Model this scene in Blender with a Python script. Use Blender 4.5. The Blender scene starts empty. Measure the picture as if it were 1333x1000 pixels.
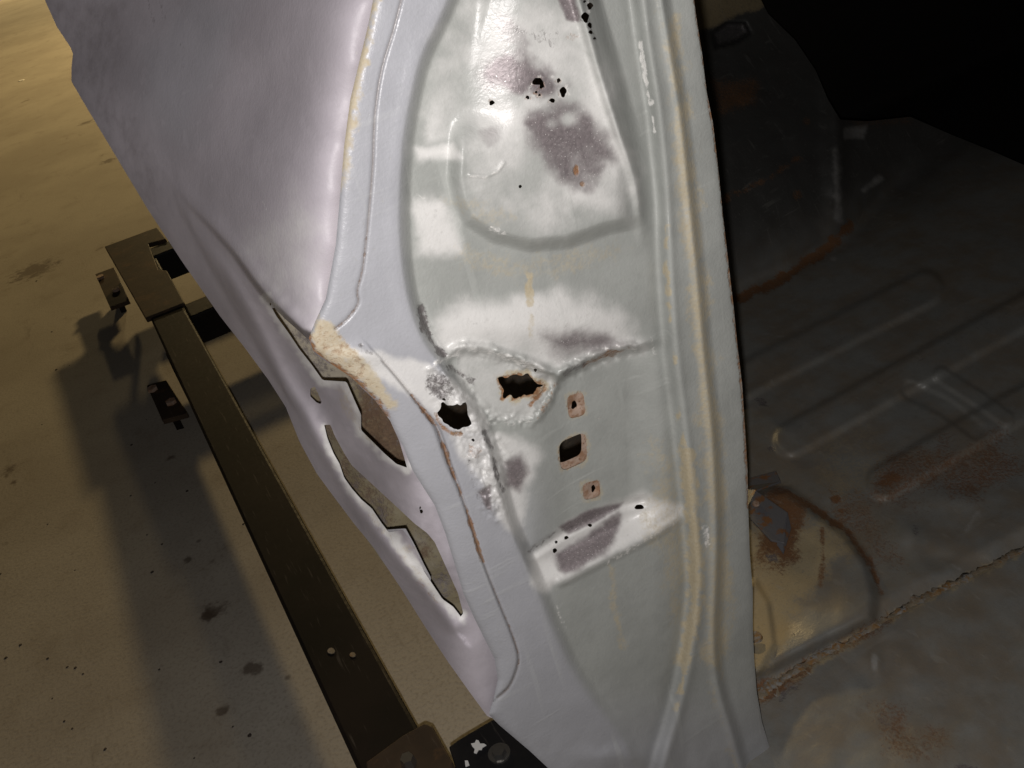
import bpy, bmesh, math
import numpy as np
from mathutils import Vector, Matrix

sc = bpy.context.scene
C = sc.collection

# ------------------------------------------------------------------ camera
F = 1228.0; CX, CY = 666.5, 500.0          # focal length and centre in photo pixels (1333 x 1000)
CAMH = 1.06                                 # camera height above the concrete
_d = np.array([-45 - CX, CY + 110, -F]); _d /= np.linalg.norm(_d)      # car's rearward axis seen from the camera
_a = 500.0; _b = -(_d[0]*_a - _d[2]*F)/_d[1]
_u = -np.array([_a, _b, -F]); _u /= np.linalg.norm(_u)                 # vertical axis
M = np.array([np.cross(_d, _u), _d, _u])    # rows: inboard X, rearward Y, up Z
CAM = np.array([0.0, 0.0, CAMH])
cam = bpy.data.cameras.new('camera'); cam_o = bpy.data.objects.new('camera', cam); C.objects.link(cam_o)
cam.sensor_width = 36; cam.lens = 36*F/1333; cam.clip_start = 0.01; cam.clip_end = 200
cam_o.matrix_world = Matrix([[*M[0], CAM[0]], [*M[1], CAM[1]], [*M[2], CAM[2]], [0, 0, 0, 1]])
sc.camera = cam_o

# ------------------------------------------------------------------ light: phone flash, warm workshop lamps
w = bpy.data.worlds.new('World'); sc.world = w; w.use_nodes = True
w.node_tree.nodes['Background'].inputs[0].default_value = (1.0, 0.82, 0.62, 1)
w.node_tree.nodes['Background'].inputs[1].default_value = 0.006
def lamp(name, kind, loc, energy, color, size, target=None):
    l = bpy.data.lights.new(name, kind); l.energy = energy; l.color = color
    if kind == 'AREA': l.shape = 'RECTANGLE'; l.size, l.size_y = size
    else: l.shadow_soft_size = size
    o = bpy.data.objects.new(name, l); C.objects.link(o); o.location = loc
    if target is not None:
        o.rotation_euler = (Vector(target) - Vector(loc)).to_track_quat('-Z', 'Y').to_euler()
    return o
lamp('phone_flash', 'POINT', Vector(CAM + M @ np.array([-0.005, -0.024, 0.0])), 17.5, (1.0, 0.955, 0.94), 0.004)
lamp('workshop_lamp', 'AREA', (3.0, 19.0, 3.6), 680, (1.0, 0.74, 0.36), (1.2, 0.4), (-5.0, 17.0, 0))
lamp('workshop_lamp', 'AREA', (4.4, 9.0, 3.0), 350, (1.0, 0.72, 0.33), (0.7, 0.4), (-1.6, 6.0, 0))
sc.view_settings.view_transform = 'Standard'; sc.view_settings.look = 'None'
sc.view_settings.exposure = 0; sc.view_settings.gamma = 1
sc.render.engine = 'CYCLES'

# ------------------------------------------------------------------ maths helpers
def ray(px, py):
    c = np.stack([(px - CX)/F, (CY - py)/F, -np.ones_like(px)], -1)
    return c @ M.T
def at_z(px, py, z):                       # point on the level z (metres below the camera)
    r = ray(np.float64(px), np.float64(py)); return Vector(CAM + r*(z/r[2]))
def sst(x, a, b):
    x = np.clip((x - a)/(b - a), 0, 1); return x*x*(3 - 2*x)
_rng = np.random.RandomState(7); _tab = _rng.rand(256, 256)
def vnoise(x, y):
    xi = np.floor(x).astype(int); yi = np.floor(y).astype(int); fx = x - xi; fy = y - yi
    fx = fx*fx*(3-2*fx); fy = fy*fy*(3-2*fy)
    g = lambda a, b: _tab[a & 255, b & 255]
    return (g(xi, yi)*(1-fx) + g(xi+1, yi)*fx)*(1-fy) + (g(xi, yi+1)*(1-fx) + g(xi+1, yi+1)*fx)*fy
def fbm(x, y, s, o=3, seed=0):
    v = 0; a = 1; tot = 0
    for k in range(o):
        v = v + a*vnoise(x/s + 17.3*k + seed, y/s + 9.1*k + seed*1.7); tot += a; a *= .5; s /= 2.03
    return v/tot - .5
def seg_d(px, py, P):                      # distance to a polyline, plus sign (+ = left of travel in photo axes) and position along
    P = np.array(P, float); best = np.full(px.shape, 1e9); sg = np.ones(px.shape); along = np.zeros(px.shape)
    n = len(P) - 1
    for i in range(n):
        a, b = P[i], P[i+1]; e = b - a; L = e @ e
        h = np.clip(((px-a[0])*e[0] + (py-a[1])*e[1])/L, 0, 1)
        dx = px - a[0] - h*e[0]; dy = py - a[1] - h*e[1]
        dd = np.hypot(dx, dy); m = dd < best - 1e-6
        best = np.where(m, dd, best); along = np.where(m, (i + h)/n, along)
        sg = np.where(m, np.sign(e[0]*dy - e[1]*dx), sg)
    return best, sg, along
def poly_sdf(px, py, P):                   # positive inside
    P = np.array(P, float); Q = np.vstack([P, P[:1]])
    d, _, _ = seg_d(px, py, Q); ins = np.zeros(px.shape, bool)
    for i in range(len(P)):
        (x0, y0), (x1, y1) = Q[i], Q[i+1]
        if y0 == y1: continue
        c = ((y0 > py) != (y1 > py)) & (px < (x1-x0)*(py-y0)/(y1-y0) + x0)
        ins ^= c
    return np.where(ins, d, -d)
def smooth_line(P, n=6):                   # Catmull-Rom through the points
    P = np.array(P, float); Q = np.vstack([2*P[0]-P[1], P, 2*P[-1]-P[-2]]); out = []
    for i in range(1, len(Q)-2):
        for k in range(n):
            t = k/n; p0, p1, p2, p3 = Q[i-1:i+3]
            out.append(.5*((2*p1) + (-p0+p2)*t + (2*p0-5*p1+4*p2-p3)*t*t + (-p0+3*p1-3*p2+p3)*t**3))
    out.append(P[-1]); return np.array(out)
def stroke(px, py, P, wd, soft=2.0, rag=0.0, seed=0):
    d, _, _ = seg_d(px, py, P)
    if rag: d = d + rag*2*fbm(px, py, 9, 3, seed)
    return 1 - sst(d, wd - soft, wd + soft)
def blob(px, py, P, soft=6.0, rag=8.0, seed=0, ns=26):
    s = poly_sdf(px, py, P)
    if rag: s = s + rag*2*fbm(px, py, ns, 4, seed)
    return sst(s, -soft, soft)
def spot(px, py, x, y, rx, ry=None, soft=.5):
    ry = ry or rx; return 1 - sst(np.hypot((px-x)/rx, (py-y)/ry), 1-soft, 1+soft)
def tps(pts):                              # thin-plate surface through (px, py, value)
    A = np.array(pts, float); X = A[:, :2]/500; n = len(X)
    U = lambda r: np.where(r > 0, r*r*np.log(r + 1e-12), 0)
    K = U(np.linalg.norm(X[:, None]-X[None], axis=-1)) + np.eye(n)*1e-4
    P = np.hstack([np.ones((n, 1)), X]); L = np.zeros((n+3, n+3)); L[:n, :n] = K; L[:n, n:] = P; L[n:, :n] = P.T
    wv = np.linalg.solve(L, np.concatenate([A[:, 2], [0, 0, 0]]))
    def f(px, py):
        x = px/500; y = py/500; v = wv[n] + wv[n+1]*x + wv[n+2]*y
        for i in range(n): v = v + wv[i]*U(np.hypot(x-X[i, 0], y-X[i, 1]))
        return v
    return f

# ------------------------------------------------------------------ objects
def thing(name, label, cat, loc):
    o = bpy.data.objects.new(name, None); C.objects.link(o); o.location = loc; o.empty_display_size = .1
    o['label'] = label; o['category'] = cat; return o
def base_loc(p):
    while p.parent: p = p.parent
    return np.array(p.location)
def link(name, me, mat, parent):
    o = bpy.data.objects.new(name, me); C.objects.link(o)
    if mat: me.materials.append(mat)
    if parent: o.parent = parent
    return o
def sheet(name, outer, holes, tfun, step, mask, mat, parent, thick=.0012, label=None, rag_holes=()):
    """pressed steel sheet: an outline with openings, each point at its own distance, with real thickness"""
    outer = np.array(outer, float)
    x0, y0 = outer.min(0) - 2*step; x1, y1 = outer.max(0) + 2*step
    gx = np.arange(x0, x1, step); gy = np.arange(y0, y1, step)
    X, Y = np.meshgrid(gx, gy)
    s = poly_sdf(X, Y, outer)
    for k, h in enumerate(holes):
        hs = poly_sdf(X, Y, h)
        if k in rag_holes: hs = hs + 3.2*2*fbm(X, Y, 7, 2, 3+k)
        s = np.minimum(s, -hs)
    gyv, gxv = np.gradient(s, step); g = np.hypot(gxv, gyv) + 1e-6
    snap = np.abs(s) < .3*step                                        # corners close to the outline slide onto it
    X = np.where(snap, X - s*gxv/g, X); Y = np.where(snap, Y - s*gyv/g, Y); s = np.where(snap, 0, s)
    ins = s >= 0; pos = s > 0
    n4 = ins[:-1, :-1].astype(int) + ins[1:, :-1] + ins[:-1, 1:] + ins[1:, 1:]
    p4 = pos[:-1, :-1] | pos[1:, :-1] | pos[:-1, 1:] | pos[1:, 1:]
    idx = np.arange(X.size).reshape(X.shape)
    q = (n4 == 4) & p4
    quads = np.stack([idx[:-1, :-1][q], idx[1:, :-1][q], idx[1:, 1:][q], idx[:-1, 1:][q]], -1)
    fx = X.ravel(); fy = Y.ravel(); fs = s.ravel(); ex, ey, cut = [], [], {}
    polys = []; W_ = X.shape[1]
    for r_, c_ in np.argwhere((n4 < 4) & p4):                          # cells the outline crosses are clipped
        a = r_*W_ + c_; cs = (a, a + W_, a + W_ + 1, a + 1); pl = []
        for k in range(4):
            u, v = cs[k], cs[(k+1) % 4]
            if fs[u] >= 0: pl.append(u)
            if fs[u]*fs[v] < 0:
                key = (min(u, v), max(u, v))
                if key not in cut:
                    f_ = fs[u]/(fs[u]-fs[v]); cut[key] = X.size + len(ex)
                    ex.append(fx[u] + (fx[v]-fx[u])*f_); ey.append(fy[u] + (fy[v]-fy[u])*f_)
                pl.append(cut[key])
        if len(pl) > 2: polys.append(pl)
    lp = np.concatenate([quads.ravel(), np.array([v for pl in polys for v in pl], int)]).astype(int)
    cnt = np.concatenate([np.full(len(quads), 4), np.array([len(pl) for pl in polys], int)]).astype(int)
    st = np.concatenate([[0], np.cumsum(cnt)[:-1]])
    used, lp = np.unique(lp, return_inverse=True)
    px = np.concatenate([fx, ex])[used]; py = np.concatenate([fy, ey])[used]; nv = len(px)
    t = tfun(px, py); dirs = ray(px, py); co = CAM + dirs*t[:, None]
    nl, nf = len(lp), len(cnt)
    if thick:                                                          # back face and rim
        e0 = lp; e1 = np.empty_like(lp); e1[:-1] = lp[1:]; last = st + cnt - 1; e1[last] = lp[st]
        k1 = e0.astype(np.int64)*nv + e1; k2 = e1.astype(np.int64)*nv + e0; bd = ~np.isin(k1, k2)
        b0, b1 = e0[bd], e1[bd]
        rev = np.concatenate([np.arange(a + n_ - 1, a - 1, -1) for a, n_ in zip(st, cnt)])
        back = lp[rev] + nv
        ru = np.unique(np.concatenate([b0, b1])); m0 = np.full(nv, -1); m0[ru] = np.arange(len(ru))   # rim has its own vertices: a crisp edge
        R0 = 2*nv; R1 = 2*nv + len(ru)
        rim = np.stack([R0 + m0[b1], R0 + m0[b0], R1 + m0[b0], R1 + m0[b1]], -1)
        cob = co + dirs*thick
        co = np.concatenate([co, cob, co[ru], cob[ru]])
        lp = np.concatenate([lp, back, rim.ravel()]); cnt = np.concatenate([cnt, cnt, np.full(len(rim), 4)])
        px = np.concatenate([px, px, px[ru], px[ru]]); py = np.concatenate([py, py, py[ru], py[ru]])
        st = np.concatenate([[0], np.cumsum(cnt)[:-1]])
    co = co - base_loc(parent)
    me = bpy.data.meshes.new(name)
    me.vertices.add(len(co)); me.vertices.foreach_set('co', co.astype(np.float32).ravel())
    me.loops.add(len(lp)); me.loops.foreach_set('vertex_index', lp.astype(np.int32))
    me.polygons.add(len(cnt)); me.polygons.foreach_set('loop_start', st.astype(np.int32))
    me.polygons.foreach_set('use_smooth', np.ones(len(cnt), bool)); me.update(calc_edges=True)
    if mask:
        A, B = mask(px[:nv], py[:nv])
        for nm, ch in (('wear_light_a', A), ('wear_light_b', B)):
            ch = np.clip(np.stack(ch, -1), 0, 2)
            if thick: ch = np.concatenate([ch, ch, ch[ru], ch[ru]])
            at = me.color_attributes.new(nm, 'FLOAT_COLOR', 'POINT')
            at.data.foreach_set('color', ch.astype(np.float32).ravel())
    o = link(name, me, mat, parent)
    if label: o['label'] = label
    return o
def bm_obj(name, bm, mat, parent, smooth=False, bevel=0):
    me = bpy.data.meshes.new(name)
    if parent: bmesh.ops.translate(bm, verts=bm.verts, vec=-Vector(base_loc(parent)))
    bmesh.ops.recalc_face_normals(bm, faces=bm.faces)
    bm.to_mesh(me); bm.free()
    if smooth:
        for p in me.polygons: p.use_smooth = True
    o = link(name, me, mat, parent)
    if bevel:
        m = o.modifiers.new('bevel', 'BEVEL'); m.width = bevel; m.segments = 2; m.limit_method = 'ANGLE'
    return o
def box(x0, x1, y0, y1, z0, z1):
    bm = bmesh.new(); bmesh.ops.create_cube(bm, size=1)
    for v in bm.verts:
        v.co = Vector(((x0+x1)/2 + v.co.x*(x1-x0), (y0+y1)/2 + v.co.y*(y1-y0), (z0+z1)/2 + v.co.z*(z1-z0) + CAMH))
    return bm
def prism(pts, down):                       # polygon of 3D points extruded by a vector
    bm = bmesh.new(); a = [bm.verts.new(p) for p in pts]; b = [bm.verts.new(Vector(p) + Vector(down)) for p in pts]; n = len(a)
    bm.faces.new(a); bm.faces.new(b[::-1])
    for i in range(n): bm.faces.new([a[i], b[i], b[(i+1) % n], a[(i+1) % n]])
    return bm
def disc(c, r, h, n=6, axis=(0, 0, 1), rot=0, top=1.0):
    bm = bmesh.new(); bmesh.ops.create_cone(bm, cap_ends=True, segments=n, radius1=r, radius2=r*top, depth=h)
    bmesh.ops.rotate(bm, verts=bm.verts, cent=(0, 0, 0), matrix=Matrix.Rotation(rot, 3, 'Z'))
    qm = Vector(axis).to_track_quat('Z', 'Y').to_matrix()
    bmesh.ops.rotate(bm, verts=bm.verts, cent=(0, 0, 0), matrix=qm)
    bmesh.ops.translate(bm, verts=bm.verts, vec=Vector(c)); return bm

# ------------------------------------------------------------------ materials
class NT:
    def __init__(s, name):
        s.m = bpy.data.materials.new(name); s.m.use_nodes = True; s.t = s.m.node_tree; s.b = s.t.nodes['Principled BSDF']
        s.co = s.t.nodes.new('ShaderNodeTexCoord').outputs['Object']
    def lk(s, a, b): s.t.links.new(a, b)
    def put(s, sock, v):
        if hasattr(v, 'is_linked') or hasattr(v, 'links'): s.lk(v, sock)
        else: sock.default_value = v
    def noise(s, scale, detail=4, rough=.55, vec=None, stretch=None):
        n = s.t.nodes.new('ShaderNodeTexNoise'); n.inputs['Scale'].default_value = scale
        n.inputs['Detail'].default_value = detail; n.inputs['Roughness'].default_value = rough
        v = vec or s.co
        if stretch:
            mp = s.t.nodes.new('ShaderNodeMapping'); mp.inputs['Scale'].default_value = stretch; s.lk(v, mp.inputs[0]); v = mp.outputs[0]
        s.lk(v, n.inputs['Vector']); return n.outputs['Fac']
    def math(s, op, a, b=0.0, c=None, clamp=False):
        n = s.t.nodes.new('ShaderNodeMath'); n.operation = op; n.use_clamp = clamp
        s.put(n.inputs[0], a); s.put(n.inputs[1], b)
        if c is not None: s.put(n.inputs[2], c)
        return n.outputs[0]
    def ramp(s, v, lo, hi, a=0.0, b=1.0):
        n = s.t.nodes.new('ShaderNodeMapRange'); n.interpolation_type = 'SMOOTHSTEP'
        s.put(n.inputs[0], v)
        for i, k in zip((1, 2, 3, 4), (lo, hi, a, b)): n.inputs[i].default_value = k
        return n.outputs[0]
    def mix(s, f, a, b):
        n = s.t.nodes.new('ShaderNodeMix'); n.data_type = 'RGBA'
        s.put(n.inputs[0], f)
        for sk, v in ((n.inputs[6], a), (n.inputs[7], b)):
            s.put(sk, (*v, 1) if isinstance(v, tuple) and len(v) == 3 else v)
        return n.outputs[2]
    def fmix(s, f, a, b):
        n = s.t.nodes.new('ShaderNodeMix'); n.data_type = 'FLOAT'
        s.put(n.inputs[0], f); s.put(n.inputs[2], a); s.put(n.inputs[3], b); return n.outputs[0]
    def attr(s, nm):
        n = s.t.nodes.new('ShaderNodeAttribute'); n.attribute_name = nm
        sp = s.t.nodes.new('ShaderNodeSeparateColor'); s.lk(n.outputs['Color'], sp.inputs[0])
        return sp.outputs[0], sp.outputs[1], sp.outputs[2], n.outputs['Alpha']
    def bump(s, h, strength, dist):
        n = s.t.nodes.new('ShaderNodeBump'); n.inputs['Strength'].default_value = strength; n.inputs['Distance'].default_value = dist
        s.lk(h, n.inputs['Height']); s.lk(n.outputs[0], s.b.inputs['Normal'])
    def out(s, col=None, rough=None, metal=None, spec=None):
        for k, v in (('Base Color', col), ('Roughness', rough), ('Metallic', metal), ('Specular IOR Level', spec)):
            if v is not None: s.put(s.b.inputs[k], (*v, 1) if isinstance(v, tuple) and len(v) == 3 else v)
        return s.m

def steel_sheet(name, base, blue, pale=(.68, .675, .655), bare=(.18, .155, .16), rust=(.27, .125, .05), rough=.46, grime=.0, bumpy=1.0, mott=None, rust_hi=(.42, .25, .13), dustc=((.38, .29, .15), (.56, .49, .33))):
    n = NT(name); bareM, paleM, rustM, dustM = n.attr('wear_light_a'); whiteM, darkM, blueM, haloM = n.attr('wear_light_b')
    fine = n.noise(420, 2, .6); med = n.noise(75, 4, .68); big = n.noise(17, 4, .6); glint = n.noise(1000, 1, .6); scr = n.noise(60, 3, .6, stretch=(1, 1, .12)); brk = n.noise(230, 3, .75)
    def thr(m, k, lo, hi, nz=med): return n.ramp(n.math('ADD', m, n.math('MULTIPLY', n.math('SUBTRACT', nz, .5), k)), lo, hi)
    col = n.mix(n.ramp(big, .32, .70), base, mott or tuple(c*.86 for c in base))
    col = n.mix(n.math('MULTIPLY', n.ramp(med, .42, .72), .30), col, tuple(c*.70 for c in base))
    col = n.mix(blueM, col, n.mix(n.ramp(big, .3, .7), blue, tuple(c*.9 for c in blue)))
    pm = n.math('MULTIPLY', thr(n.math('ADD', paleM, n.math('MULTIPLY', n.math('SUBTRACT', med, .5), .5)), .55, .05, 1.05, n.math('ADD', n.math('MULTIPLY', big, .65), n.math('MULTIPLY', brk, .35))), .95)
    col = n.mix(pm, col, pale)
    tint = n.mix(n.ramp(fine, .3, .75), bare, tuple(c*1.45 for c in bare))
    tint = n.mix(n.math('MULTIPLY', n.ramp(scr, .5, .75), .4), tint, tuple(c*2 for c in bare))
    tint = n.mix(n.ramp(glint, .68, .76), tint, (.75, .72, .7))  # bright specks put the metal's sparkle into the colour
    bm_ = thr(bareM, .55, .08, .95)
    col = n.mix(n.math('MULTIPLY', bm_, .95), col, tint)
    dz = thr(dustM, 1.5, .22, 1.2, brk)
    col = n.mix(n.math('MULTIPLY', dz, .75), col, n.mix(fine, *dustc))
    rm = thr(rustM, 1.5, .30, .95, brk)
    rcol = n.mix(n.ramp(med, .35, .65), rust, n.mix(fine, rust_hi, tuple(c*.35 for c in rust)))
    col = n.mix(rm, col, rcol)
    dk = thr(darkM, 1.9, .30, 1.0, brk)
    col = n.mix(n.math('MULTIPLY', dk, .92), col, n.mix(fine, (.05, .042, .042), (.19, .17, .17)))
    wm = thr(n.math('MULTIPLY', whiteM, .8), 2.2, .30, 1.0, brk)
    col = n.mix(n.math('MULTIPLY', wm, .9), col, (.80, .79, .76))
    col = n.mix(n.math('MULTIPLY', n.ramp(brk, .54, .80), .24 + grime), col, tuple(c*.55 for c in base))
    col = n.mix(n.math('MULTIPLY', haloM, .8), col, (.13, .105, .09))
    sc1 = n.ramp(n.noise(90, 2, .5, stretch=(1, .35, .05)), .60, .72); sc2 = n.ramp(n.noise(110, 2, .5, stretch=(.06, .4, 1)), .62, .74)
    scm = n.math('MULTIPLY', n.math('MAXIMUM', sc1, sc2), n.ramp(big, .40, .62))
    col = n.mix(n.math('MULTIPLY', scm, .16*bumpy), col, tuple(min(1, c*1.7) for c in base))
    rg = n.fmix(bm_, n.math('ADD', rough, n.math('MULTIPLY', n.math('SUBTRACT', med, .5), .35)), .5)
    rg = n.fmix(rm, rg, .85); rg = n.fmix(dz, rg, .8)
    h = n.math('ADD', n.math('MULTIPLY', fine, .5), n.math('MULTIPLY', med, .6))
    h = n.math('ADD', h, n.math('MULTIPLY', n.math('MULTIPLY', n.math('MAXIMUM', dk, rm), brk), -2.0))
    h = n.math('ADD', h, n.math('MULTIPLY', scm, .25))
    n.bump(h, .42*bumpy, .0012)
    return n.out(col, rg, n.math('MULTIPLY', bm_, .35), .5)

M_jamb = steel_sheet('primed_jamb_steel', (.36, .375, .355), (.39, .398, .425), rough=.38)
M_skin = steel_sheet('lavender_primed_skin', (.44, .41, .445), (.40, .395, .43), rough=.52, bumpy=.5)
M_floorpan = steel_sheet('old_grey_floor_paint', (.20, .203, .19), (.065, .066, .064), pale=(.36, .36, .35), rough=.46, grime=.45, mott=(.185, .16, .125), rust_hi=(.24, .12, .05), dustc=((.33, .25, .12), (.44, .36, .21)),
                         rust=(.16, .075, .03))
M_inner = steel_sheet('dirty_inner_steel', (.155, .13, .075), (.27, .245, .19), rough=.8, grime=.4, rust=(.085, .05, .03), rust_hi=(.17, .11, .06), dustc=((.15, .12, .06), (.22, .18, .10)))
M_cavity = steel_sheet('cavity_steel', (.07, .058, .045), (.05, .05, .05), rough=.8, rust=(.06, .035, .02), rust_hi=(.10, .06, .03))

def steel_dark(name, col, col2, rough, seed=0.0, metal=0.0, warm=None):
    n = NT(name); big = n.noise(9, 5, .6); fine = n.noise(160, 4, .6); st = n.noise(30, 3, .5, stretch=(8, .6, 8))
    c = n.mix(n.ramp(big, .3, .75), col, col2)
    if warm: c = n.mix(n.ramp(n.noise(22, 6, .7), .53, .68), c, warm)
    c = n.mix(n.math('MULTIPLY', n.ramp(st, .62, .74), .12), c, (.30, .26, .22))
    n.bump(fine, .03, .0006)
    return n.out(c, n.ramp(fine, .3, .7, rough, rough+.15), metal, .06)
M_rail = steel_dark('mill_scale_steel', (.010, .009, .008), (.018, .014, .012), .5)
M_bracket = steel_dark('rusty_bracket_steel', (.035, .027, .021), (.065, .046, .032), .5, warm=(.08, .05, .03))
M_black = steel_dark('black_painted_steel', (.012, .012, .013), (.022, .021, .021), .4, metal=0)
n = NT('zinc_bolt'); n.bump(n.noise(300), .3, .0004); M_zinc = n.out((.42, .41, .39), .28, .9)
n = NT('white_paint_splash'); M_white = n.out((.78, .78, .76), .6, 0)
n = NT('rusty_plate'); f_ = n.noise(500, 4); c_ = n.mix(n.ramp(n.noise(120, 4), .4, .62), (.37, .275, .215), (.25, .145, .085)); n.bump(f_, .5, .001)
M_rplate = n.out(n.mix(n.ramp(f_, .55, .75), c_, (.16, .08, .045)), .8, 0)

n = NT('workshop_concrete')
big = n.noise(1.6, 5, .6); med = n.noise(9, 6, .6); fine = n.noise(170, 3, .6); blot = n.noise(4.5, 5, .65)
c_ = n.mix(n.ramp(big, .35, .65), (.34, .305, .25), (.42, .385, .32))
c_ = n.mix(n.math('MULTIPLY', n.ramp(med, .52, .72), .35), c_, (.24, .20, .15))
c_ = n.mix(n.math('MULTIPLY', n.ramp(fine, .45, .72), .4), c_, (.19, .16, .13))
c_ = n.mix(n.math('MULTIPLY', n.ramp(n.noise(38, 5, .75), .55, .75), .35), c_, (.20, .165, .12))
c_ = n.mix(n.math('MULTIPLY', n.ramp(n.noise(24, 4, .7, stretch=(.5, .12, 1)), .62, .74), .35), c_, (.14, .11, .08))
sp = n.t.nodes.new('ShaderNodeTexVoronoi'); sp.inputs['Scale'].default_value = 11; n.lk(n.co, sp.inputs['Vector'])
spm = n.math('MULTIPLY', n.ramp(sp.outputs['Distance'], .04, .09, 1, 0), n.ramp(n.noise(6, 2), .58, .66))
c_ = n.mix(n.math('MULTIPLY', spm, .6), c_, (.06, .045, .035))
c_ = n.mix(n.math('MULTIPLY', n.ramp(blot, .66, .72), .6), c_, (.13, .10, .07))
for sx, sy, sr in ((276, 796, .030), (268, 803, .022), (12, 612, .026), (18, 628, .014), (45, 352, .10), (222, 596, .012), (245, 728, .012), (288, 925, .012), (140, 210, .05), (112, 160, .05), (330, 870, .02)):
    q_ = CAM + ray(np.float64(sx), np.float64(sy))*(-CAMH/ray(np.float64(sx), np.float64(sy))[2])
    dn = n.t.nodes.new('ShaderNodeVectorMath'); dn.operation = 'DISTANCE'; n.lk(n.co, dn.inputs[0]); dn.inputs[1].default_value = tuple(q_)
    dd = n.math('ADD', n.math('DIVIDE', dn.outputs['Value'], sr), n.math('MULTIPLY', n.math('SUBTRACT', n.noise(34, 3, .7), .5), 2.6))
    c_ = n.mix(n.ramp(dd, .3, 1.0, .7, 0), c_, (.075, .05, .032))
n.bump(n.math('ADD', fine, med), .3, .002)
M_conc = n.out(c_, .75, 0, .3)

# ------------------------------------------------------------------ concrete ground
bm = bmesh.new(); bmesh.ops.create_grid(bm, x_segments=2, y_segments=2, size=30)
ground = bm_obj('concrete_floor', bm, M_conc, None); ground['kind'] = 'structure'

# ------------------------------------------------------------------ car body
car = thing('car_body', 'stripped grey primed car shell with rust holes in its door pillar and rear quarter panel', 'car body', (.22, .5, CAMH - .86))
Y0 = .5

RID = smooth_line([(600, -30), (577, 25), (553, 75), (539, 130), (529, 190), (525, 260), (526, 320), (534, 380), (550, 432), (582, 482), (613, 527),
                   (636, 570), (650, 620), (663, 670), (681, 715), (701, 760), (724, 820), (754, 880), (791, 930), (822, 970), (838, 1030)], 3)
QL = smooth_line([(748, -30), (768, 40), (785, 100), (806, 165), (824, 215), (834, 258), (840, 330), (848, 420)], 3)
L1 = smooth_line([(828, -30), (840, 60), (854, 150), (864, 260), (869, 360), (876, 460), (889, 570), (900, 680), (905, 760), (897, 840), (883, 910), (862, 985), (850, 1030)], 3)
L2 = smooth_line([(858, -30), (872, 60), (886, 150), (898, 260), (908, 360), (917, 460), (928, 570), (933, 680), (932, 760), (930, 830), (935, 890), (955, 960), (975, 1030)], 3)
SEAM = smooth_line([(530, -30), (512, 40), (497, 90), (488, 150), (485, 220), (478, 300), (472, 350), (465, 378), (466, 395), (452, 415), (436, 428)], 3)
CRK = smooth_line([(498, 470), (514, 488), (536, 515), (556, 540), (568, 556), (577, 580), (585, 605), (596, 632), (606, 660), (620, 705), (634, 745), (652, 790), (668, 830), (675, 860), (664, 892), (648, 908)], 3)
CREASE = smooth_line([(548, 468), (575, 468), (600, 455), (640, 459), (690, 476), (722, 491), (750, 478), (790, 461), (832, 452), (862, 446)], 3)
OUT_JAMB = [(488, -12), (480, 30), (468, 80), (456, 130), (448, 190), (443, 250), (437, 320), (424, 390), (410, 420), (402, 440), (408, 457), (430, 473), (458, 492), (486, 518),
            (508, 548), (524, 580), (537, 612), (552, 636), (566, 658), (580, 695), (592, 735), (604, 775), (618, 806), (632, 834), (644, 858), (648, 885), (642, 912), (636, 930),
            (650, 944), (690, 978), (722, 1008), (1016, 1012), (1004, 980), (992, 940), (985, 900), (982, 860), (980, 820), (980, 770), (976, 720), (974, 660), (973, 610), (970, 560), (966, 500),
            (960, 450), (955, 400), (948, 340), (941, 280), (935, 220), (928, 160), (920, 120), (914, 70), (906, 20), (902, -12)]
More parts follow.
